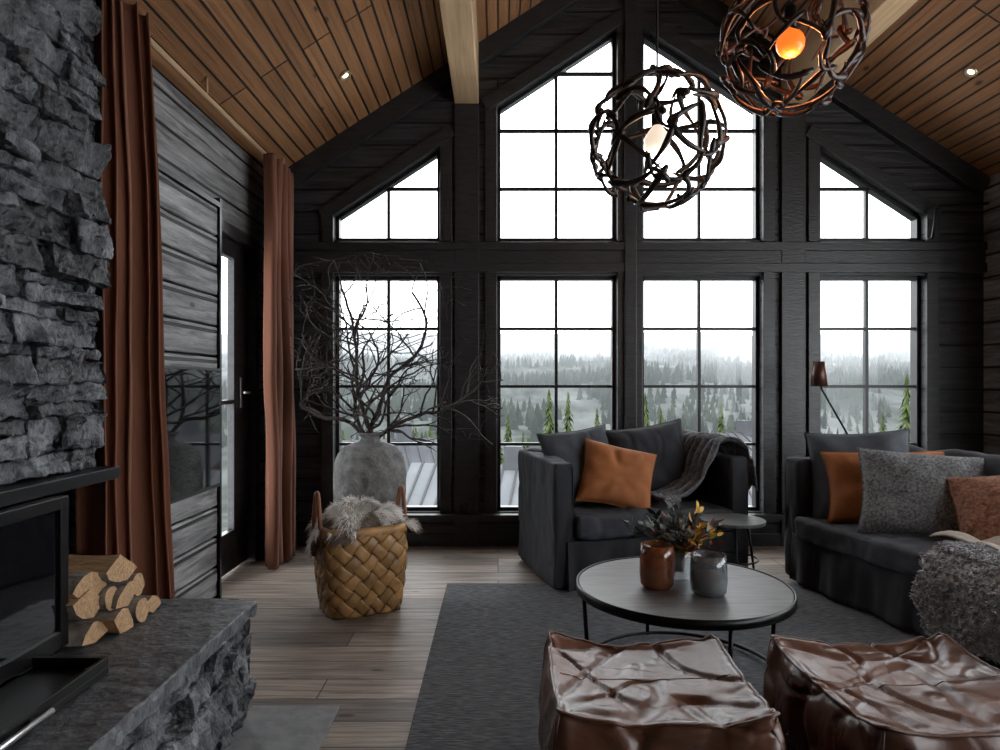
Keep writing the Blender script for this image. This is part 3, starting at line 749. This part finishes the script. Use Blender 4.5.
def grow(p,d,L,r,depth,up=0.0):
    n=max(3,int(L/0.045)); pts=[p.copy()]; rad=[r]; q=p.copy(); d=d.normalized()
    for i in range(n):
        d=(d+Vector((random.gauss(0,.22),random.gauss(0,.12),random.gauss(0.01+up,.18)))).normalized()
        if q.y>5.3 and d.y>0: d.y=-abs(d.y)
        if q.x<-1.42 and d.x<0: d.x=-d.x*0.3
        if q.x>0.0 and d.x>0: d.x=-d.x*0.3
        if q.z>2.2 and d.z>0: d.z*=-0.2
        q=q+d*L/n; pts.append(q.copy()); rad.append(max(0.0020,r*(1-0.5*(i+1)/n)))
        if depth<4 and i>0 and random.random()<(0.40 if depth<3 else 0.25):
            nd=(d+Vector((random.gauss(0,.9),random.gauss(0,.4),random.gauss(0.15,.6)))).normalized()
            grow(q,nd,L*random.uniform(0.38,0.60),rad[-1]*0.68,depth+1)
    b.tube(pts,rad,5 if depth>1 else 7)
base=Vector((VX,VY,0.88))
for d,L,u in (((-0.30,0.0,1.0),1.15,0.07),((0.0,0.1,1.0),1.30,0.09),((0.40,0.0,1.0),1.2,0.06),((1.0,-0.1,0.8),1.0,-0.02),((-0.7,0.0,0.9),0.8,0.03)):
    v=Vector(d).normalized(); grow(base,v+Vector((0,0,0.6)),L,0.017,1,u)
b.obj('branches',m_twig,True,g)
random.seed(5)

# ---------------------------------------------------------------- basket
BX,BY=-0.83,4.02
g=group('woven_basket',(BX,BY,0))
BHt=0.50; rotb=math.radians(28)
def bsurf(u,v,off=0):
    a=2*pi*u; ca,sa=math.cos(a),math.sin(a); p_=4.0
    rr=1/((abs(ca)**p_+abs(sa)**p_)**(1/p_))
    R=(0.215+0.035*math.sin(v*2.2))*rr+off
    x,y=R*ca,R*sa*0.85
    return (BX+x*math.cos(rotb)-y*math.sin(rotb),BY+x*math.sin(rotb)+y*math.cos(rotb),0.006+v*BHt)
b=MB(); N=16
for dirn in (1,-1):
    for k in range(N):
        def fn(s,t,k=k,dirn=dirn):
            v=s; c_=k/N+dirn*(v*0.30)
            u=c_+(t-0.5)/N*0.88
            b_=(u+dirn*v*0.30)*N
            off=0.009*dirn*math.cos(pi*(b_))*math.cos(pi*(k))
            return bsurf(u,v,off+0.003*math.sin(pi*t))
        b.grid(fn,34,5)
b.obj('weave',m_basket,True,g,solid=0.003)
b=MB(); b.grid(lambda s,t:bsurf(s,t,-0.014),64,6); b.grid(lambda s,t:((bsurf(s,0,-0.014)[0]-BX)*t+BX,(bsurf(s,0,-0.014)[1]-BY)*t+BY,0.008),64,3); b.obj('liner',m_bdark,True,g,solid=0.003)
b=MB()
for off in (-0.01,0.009):
    b.grid(lambda s,t,off=off:bsurf(s,0.93+0.09*t,off),96,2)
b.obj('rim',m_basket,True,g,solid=0.005)
b=MB()
for a0 in (0.5,0.0):
    pts=[]
    for i in range(17):
        f=i/16; uu=a0+(f-0.5)*0.13; p=Vector(bsurf(uu,0.92,0.012)); p.z+=0.24*math.sin(pi*f); pts.append(p)
    b.tube(pts,0.014,8)
b.obj('handles',m_strap,True,g)
# reindeer hide heaped in the basket and hanging over the rim (continuous folded sheet)
g=group('fur_throw',(BX,BY,0.5))
def overhang(a):
    # how far the hide hangs below the rim in each direction (left-front most)
    s=0.0
    for a0,wd_,am in ((math.radians(200),0.42,0.20),(math.radians(262),0.30,0.08),(math.radians(8),0.30,0.07),(math.radians(100),0.5,0.05)):
        dlt=(a-a0+pi)%(2*pi)-pi; s=max(s,am*math.exp(-(dlt/wd_)**2))
    return s
def hide(u,v):
    a=2*pi*u; R0=0.235+0.02*math.sin(3*a+1); oh=overhang(a)
    fold=0.030*nz((math.cos(a)*2*v,math.sin(a)*2*v,0),2.2,3)+0.02*math.sin(5*a+6*v)*v*(1-v)*2
    if v<0.72:
        t=v/0.72; r=R0*t*(0.86 if oh<0.04 else 1.04); z=0.60-0.075*t**2.5+fold*1.6+0.03*math.sin(a*2+1)*(1-t)
    else:
        t=(v-0.72)/0.28; r=R0*(0.86 if oh<0.04 else 1.04)+(0.055*math.sin(t*pi*0.5) if oh>=0.04 else -0.02*t); z=0.525-(oh if oh>=0.04 else 0.04)*t**1.2+fold*(1-t)*1.6
        r+=0.02*math.sin(7*a)*t
    return (BX+r*math.cos(a),BY+r*math.sin(a)*0.88,z)
core=MB(); core.grid(hide,72,26); core.obj('hide',m_fur2,True,g,solid=0.006)
ptsA=[];ptsB=[]
for i in range(160):
    for j in range(1,48):
        u,v=i/160,j/48; p=Vector(hide(u,v)); du=Vector(hide(u+.004,v))-Vector(hide(u-.004,v)); dv=Vector(hide(u,min(1,v+.01)))-Vector(hide(u,v-.01))
        if random.random()>0.25+v: continue
        n=dv.cross(du); 
        if n.length<1e-9: continue
        n.normalize()
        c_=p-Vector((BX,BY,0.45))
        if n.dot(c_)<0: n=-n
        flow=dv.normalized()      # hair lies outwards along the hide
        d=n*0.55+flow*0.75+Vector((nz(p,5,1),nz(p,5,7),nz(p,5,13)))*0.8
        band=nz(p,6,4)+0.25*nz(p,16,9)
        (ptsB if band>0.09 else ptsA).append((p,d))
b=MB(); tufts(b,ptsA,13000,0.042,0.0022,0.7,4,0.06,scat=0.22); b.obj('pale_hair',m_fur1,True,g)
b=MB(); tufts(b,ptsB,6500,0.042,0.0022,0.7,4,0.06,scat=0.22); b.obj('brown_hair',m_fur2,True,g)

# ---------------------------------------------------------------- floor lamp
g=group('floor_lamp',(2.66,5.12,0))
b=MB(); LY=5.12
hx,hz=pw(819,385,LY); ex,ez=pw(853,444,LY)
b.lathe((0,0,0),[(0.042,0.0),(0.062,0.19),(0.058,0.19),(0.038,0.004)],32,M=Matrix.Translation((hx,LY,hz-0.01))@Matrix.Rotation(pi,4,'X')@Matrix.Translation((0,0,-0.19)))
b.obj('shade',m_shade,True,g)
b=MB(); b.tube([(hx,LY,hz+0.1),(hx+0.02,LY,hz-0.03),(ex,LY,ez)],0.008,8); b.tube([(ex,LY,ez-0.02),(ex,LY,0.02)],0.010,8)
b.lathe((ex,LY,0),[(0,0.001),(0.13,0.001),(0.13,0.018),(0.02,0.026),(0,0.026)],32)
b.lathe((ex,LY,ez-0.03),[(0,0),(0.018,0.0),(0.018,0.05),(0,0.05)],16)
b.obj('stand',m_black,True,g)

# ---------------------------------------------------------------- pendants
def pendant(X,Y,Z,R,m,bm_,sd,warm,watt):
    random.seed(sd)
    g=group('antler_ball_pendant',(X,Y,Z))
    n=46; pts=[]
    for i in range(n):
        zz=1-2*(i+0.5)/n; a=i*2.39996; r=math.sqrt(1-zz*zz)
        p=Vector((r*math.cos(a),r*math.sin(a),zz))+Vector([random.gauss(0,0.18) for _ in range(3)]); pts.append(p.normalized())
    bm=bmesh.new(); 
    for p in pts: bm.verts.new(p)
    bmesh.ops.convex_hull(bm,input=bm.verts)
    bm.normal_update(); b=MB()
    for e in bm.edges:
        if len(e.link_faces)!=2 or random.random()<0.10: continue
        a_,c_=[f.normal.normalized() for f in e.link_faces]
        ang=a_.angle(c_,0)
        if ang<0.08: continue
        ax=a_.cross(c_).normalized()
        ext0=random.uniform(0.0,0.20); ext1=random.uniform(0.0,0.20); side=random.uniform(-0.13,0.13)
        L=[];rd=[]; rr=R*random.uniform(0.032,0.050); bul=random.uniform(-0.03,0.04)
        tip=random.random()<0.5
        for i in range(10):
            t=i/9; an=-ext0+(ang+ext0+ext1)*t
            v=Matrix.Rotation(an,3,ax)@a_; v=(v+ax*side*math.sin(pi*t)).normalized()
            L.append(Vector((X,Y,Z))+v*R*(0.97+bul*math.sin(pi*t)+0.01*math.sin(t*7+sd)))
            taper=(1.1-0.7*t) if tip else (0.4+0.7*t)
            rd.append(rr*taper*(0.5 if i in (0,9) else 1.15)*(1+0.12*math.sin(t*13)))
        b.tube(L,rd,8)
    bm.free(); b.obj('antler_shell',m,True,g)
    b=MB(); b.tube([(X,Y,Z+0.06),(X,Y,ceil_z(X)-0.01)],0.0045,6); b.lathe((X,Y,Z),[(0,0.06),(0.022,0.06),(0.024,0.13),(0.012,0.15),(0,0.15)],20)
    zc=ceil_z(X); b.lathe((X,Y,zc-0.03),[(0,-0.02),(0.05,-0.02),(0.05,0.03),(0,0.03)],24)
    b.obj('cord_and_socket',m_black,True,g)
    b=MB(); b.lathe((X,Y,Z),[(0,-0.055)]+[(0.052*math.sin(a*pi/12),-0.003-0.052*math.cos(a*pi/12)) for a in range(1,10)]+[(0.018,0.06),(0,0.06)],24)
    b.obj('bulb',bm_,True,g)
    l=bpy.data.lights.new('bulb_light','POINT'); l.color=warm; l.energy=watt; l.shadow_soft_size=0.05
    lo=bpy.data.objects.new('bulb_light',l); lo.location=(X,Y,Z-0.08); COL.objects.link(lo); lo.parent=g; lo.matrix_parent_inverse=Matrix.Translation(-g.location)
pendant(0.644,2.7,2.33,0.270,m_antler,m_bulbw,3,(1,0.7,0.45),1.0)
pendant(1.118,2.55,2.65,0.264,m_antler2,m_bulbo,9,(1,0.35,0.12),4.0)

# ---------------------------------------------------------------- exterior
def painted_haze(name,c1,c2,ns,hazecol,island=0.0):  # mist and cloud painted on as emission, mixed in by distance and height
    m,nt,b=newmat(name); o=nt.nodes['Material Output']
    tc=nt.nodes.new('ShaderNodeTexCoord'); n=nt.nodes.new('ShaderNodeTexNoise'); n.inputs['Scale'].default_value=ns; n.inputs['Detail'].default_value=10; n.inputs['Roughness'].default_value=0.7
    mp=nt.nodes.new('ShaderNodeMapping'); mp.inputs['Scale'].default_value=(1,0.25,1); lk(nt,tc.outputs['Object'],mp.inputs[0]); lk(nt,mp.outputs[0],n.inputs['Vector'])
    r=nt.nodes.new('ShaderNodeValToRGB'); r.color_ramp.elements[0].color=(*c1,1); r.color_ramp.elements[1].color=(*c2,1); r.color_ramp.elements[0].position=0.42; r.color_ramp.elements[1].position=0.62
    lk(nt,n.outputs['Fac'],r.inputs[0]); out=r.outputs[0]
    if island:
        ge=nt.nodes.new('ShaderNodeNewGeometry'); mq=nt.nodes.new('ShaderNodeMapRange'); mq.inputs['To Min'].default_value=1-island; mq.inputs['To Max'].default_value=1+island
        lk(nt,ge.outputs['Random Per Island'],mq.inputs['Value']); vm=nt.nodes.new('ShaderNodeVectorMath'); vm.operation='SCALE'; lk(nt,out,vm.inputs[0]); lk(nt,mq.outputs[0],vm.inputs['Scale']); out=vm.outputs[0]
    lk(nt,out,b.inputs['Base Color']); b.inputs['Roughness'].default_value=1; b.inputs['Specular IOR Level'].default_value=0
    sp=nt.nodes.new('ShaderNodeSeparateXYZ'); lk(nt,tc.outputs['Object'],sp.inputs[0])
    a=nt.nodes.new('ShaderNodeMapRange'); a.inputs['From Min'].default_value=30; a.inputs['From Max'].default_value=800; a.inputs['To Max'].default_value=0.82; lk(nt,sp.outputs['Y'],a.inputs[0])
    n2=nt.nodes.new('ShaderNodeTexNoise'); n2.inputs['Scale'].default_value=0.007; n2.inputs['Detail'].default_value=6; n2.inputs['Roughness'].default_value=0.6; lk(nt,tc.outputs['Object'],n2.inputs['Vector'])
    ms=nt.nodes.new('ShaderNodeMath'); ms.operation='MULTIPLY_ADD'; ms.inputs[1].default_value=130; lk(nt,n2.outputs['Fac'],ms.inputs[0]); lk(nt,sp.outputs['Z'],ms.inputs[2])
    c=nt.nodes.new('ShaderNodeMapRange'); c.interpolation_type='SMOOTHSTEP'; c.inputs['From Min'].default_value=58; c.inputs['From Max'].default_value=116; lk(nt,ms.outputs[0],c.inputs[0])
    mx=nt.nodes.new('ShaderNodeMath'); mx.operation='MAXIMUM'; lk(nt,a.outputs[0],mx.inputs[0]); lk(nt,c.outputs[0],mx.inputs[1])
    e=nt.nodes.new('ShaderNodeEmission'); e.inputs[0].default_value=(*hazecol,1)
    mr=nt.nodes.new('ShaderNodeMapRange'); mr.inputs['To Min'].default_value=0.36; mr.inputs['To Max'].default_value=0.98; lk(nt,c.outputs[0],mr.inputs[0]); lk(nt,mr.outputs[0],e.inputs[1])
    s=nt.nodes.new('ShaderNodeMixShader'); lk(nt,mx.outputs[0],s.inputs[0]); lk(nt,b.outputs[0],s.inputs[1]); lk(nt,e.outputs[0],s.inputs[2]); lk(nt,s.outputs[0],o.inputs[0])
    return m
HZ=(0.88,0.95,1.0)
m_hill=painted_haze('hillside_ground_hazed',(0.018,0.023,0.019),(0.085,0.09,0.088),0.03,HZ)
m_forest=painted_haze('forest_canopy_hazed',(0.006,0.011,0.008),(0.020,0.030,0.020),0.02,HZ,0.5)
b=MB()
ysl=[9,14,20,30,45,70,100,150,190,220,250,300,350,400,460,520,580,650,720,800,870,950,1020,1100,1250,1400,1600]
def hz_(x,y):
    if y<150: z=-4.5-(y-9)*0.16
    else: z=-27
    if y>250: z=-27+(y-250)*0.11
    z+= (nz((x,y,0),0.006)*14+nz((x,y,5),0.02)*4)*min(1,y/300)
    return z
vs=[];nx=90
for yy in ysl:
    for i in range(nx+1):
        x=(-1.3+3.6*i/nx)*(yy+25); vs.append((x,yy,hz_(x,yy)))
fs=[(j*(nx+1)+i,j*(nx+1)+i+1,(j+1)*(nx+1)+i+1,(j+1)*(nx+1)+i) for j in range(len(ysl)-1) for i in range(nx)]
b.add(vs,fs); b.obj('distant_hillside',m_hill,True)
random.seed(12)
b=MB(); cnt=0
while cnt<12500:
    y=150+850*math.sqrt(random.random()); x=random.uniform(-0.42,0.95)*(y+10)
    if nz((x,y*0.7,3),0.018)>0.08 : continue
    z=hz_(x,y)-0.8; H=random.uniform(5,11); R=H*random.uniform(0.18,0.27); a0=random.uniform(0,2)
    vs=[];fs=[]
    for lv,(zf,rf) in enumerate(((0.05,1.0),(0.42,0.68))):
        o=len(vs)
        for k in range(5):
            a=a0+lv+k*2*pi/5; vs.append((x+R*rf*math.cos(a),y+R*rf*math.sin(a),z+H*zf))
        vs.append((x,y,z+H*(0.62 if lv==0 else 1.0)))
        for k in range(5): fs.append((o+k,o+(k+1)%5,o+5))
    b.add(vs,fs); cnt+=1
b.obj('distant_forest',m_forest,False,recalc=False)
m_roof=mat('metal_roof',(0.035,0.037,0.041),(0.055,0.058,0.063),rough=0.8,scale=0.6,spec=0.1)
m_roof2=mat('snowy_roof',(0.065,0.07,0.075),(0.10,0.105,0.11),rough=0.9,scale=0.8,spec=0.1)
m_wallw=mat('cabin_wall',(0.03,0.019,0.014),(0.05,0.032,0.024),rough=0.8,scale=1,stretch=(8,8,1),spec=0.1)
m_seamr=mat('roof_seam',(0.015,0.016,0.018),rough=0.8)
def house(X,Y,zr,w,d,h,rm,axis=0):
    g=group('cabin',(X,Y,zr-h-1.6))
    rot=Matrix.Translation((X,Y,zr))@Matrix.Rotation(math.radians(axis),4,'Z')
    b=MB(); b.add([(-w/2,-d/2,-h-3),(w/2,-d/2,-h-3),(w/2,d/2,-h-3),(-w/2,d/2,-h-3),(-w/2,-d/2,-h),(w/2,-d/2,-h),(w/2,d/2,-h),(-w/2,d/2,-h),(-w/2,0,-0.15),(w/2,0,-0.15)],
      [(0,1,5,4),(2,3,7,6),(0,4,8,7,3),(1,2,6,9,5)],rot); b.obj('walls',m_wallw,False,g)
    b=MB(); e=0.4
    for s_ in (-1,1):
        b.add([(-w/2-e,0,0),(w/2+e,0,0),(w/2+e,s_*(d/2+e),-h-0.3*e),(-w/2-e,s_*(d/2+e),-h-0.3*e)],[(0,1,2,3)],rot)
        for i in range(int(w/0.5)):
            x=-w/2+i*0.5; b.add([(x,0,0.06),(x+0.07,0,0.06),(x+0.07,s_*(d/2+e),-h-0.3*e+0.06),(x,s_*(d/2+e),-h-0.3*e+0.06)],[(0,1,2,3)],rot,1)
    b.obj('roof',[rm,m_seamr],False,g,solid=0.08)
    b=MB(); b.box((w*0.2,-0.3,-0.6),(w*0.2+0.6,0.3,0.7),rot); b.obj('chimney',m_roof,False,g)
house(-5.2,26,-0.9,6,5,1.8,m_roof,18); house(-0.6,24,-1.6,4.4,5,1.6,m_roof2,-10); house(12.3,36,-1.4,5,6,2.0,m_roof,25); house(9.8,30,-2.6,5,6,2.0,m_roof2,0); house(21.0,34,-2.2,6,6,2,m_roof,-15); house(3.2,38,-3.6,5,5,1.8,m_roof2,30)
m_con=mat('conifer_needles',(0.018,0.028,0.011),(0.05,0.066,0.022),rough=0.9,scale=3,spec=0.1)
def conifer_mesh():
    b=MB(); b.tube([(0,0,0),(0,0,7.8)],[0.12,0.02],6)
    for t in range(34):
        z=0.5+7.2*t/33; R=1.5*(1-t/34)**0.85+0.06
        for k in range(15):
            a=random.uniform(0,2*pi); r=R*random.uniform(0.45,1.2); da=0.2
            b.add([(0,0,z+0.15),(r*0.6*math.cos(a-da*1.6),r*0.6*math.sin(a-da*1.6),z-0.10),(r*math.cos(a),r*math.sin(a),z-0.28+random.uniform(-.1,.1)),(r*0.6*math.cos(a+da*1.6),r*0.6*math.sin(a+da*1.6),z-0.12)],[(0,1,2,3)])
    return b
random.seed(4)
first=conifer_mesh().obj('conifer',m_con,False)
cl=[(549,389,42),(568,392,46),(597,408,55),(645,393,44),(661,408,56),(721,402,50),(737,418,60),(907,374,38),(883,412,55),(430,425,52),(343,430,58),(508,414,60)]
for k in range(60):
    x=random.uniform(325,960); cl.append((x,random.uniform(424,440),random.uniform(75,140)))
for i,(x,y,Y) in enumerate(cl):
    X,Z=pw(x,y,Y); o=first if i==0 else bpy.data.objects.new('conifer',first.data)
    if i: COL.objects.link(o)
    gz=hz_(X,Y)-0.3; s=max(0.4,(Z-gz)/7.8); o.scale=(s*0.75,s*0.75,s); o.location=(X,Y,gz); o.rotation_euler=(0,0,i*1.3)

# ---------------------------------------------------------------- world, camera
wd=bpy.data.worlds.new('overcast'); sc.world=wd; wd.use_nodes=True
bg=wd.node_tree.nodes['Background']; bg.inputs[0].default_value=(0.95,0.975,1.0,1); bg.inputs[1].default_value=SKY
sc.view_settings.view_transform='Standard'; sc.view_settings.exposure=0.5
cam=bpy.data.cameras.new('camera'); co=bpy.data.objects.new('camera',cam); COL.objects.link(co)
co.location=(0,0,HC); co.rotation_euler=(math.radians(90),0,0)
cam.sensor_width=36; cam.lens=36*F/1000; cam.shift_x=0.002; cam.shift_y=0.008; cam.clip_end=5000; cam.clip_start=0.05
sc.camera=co
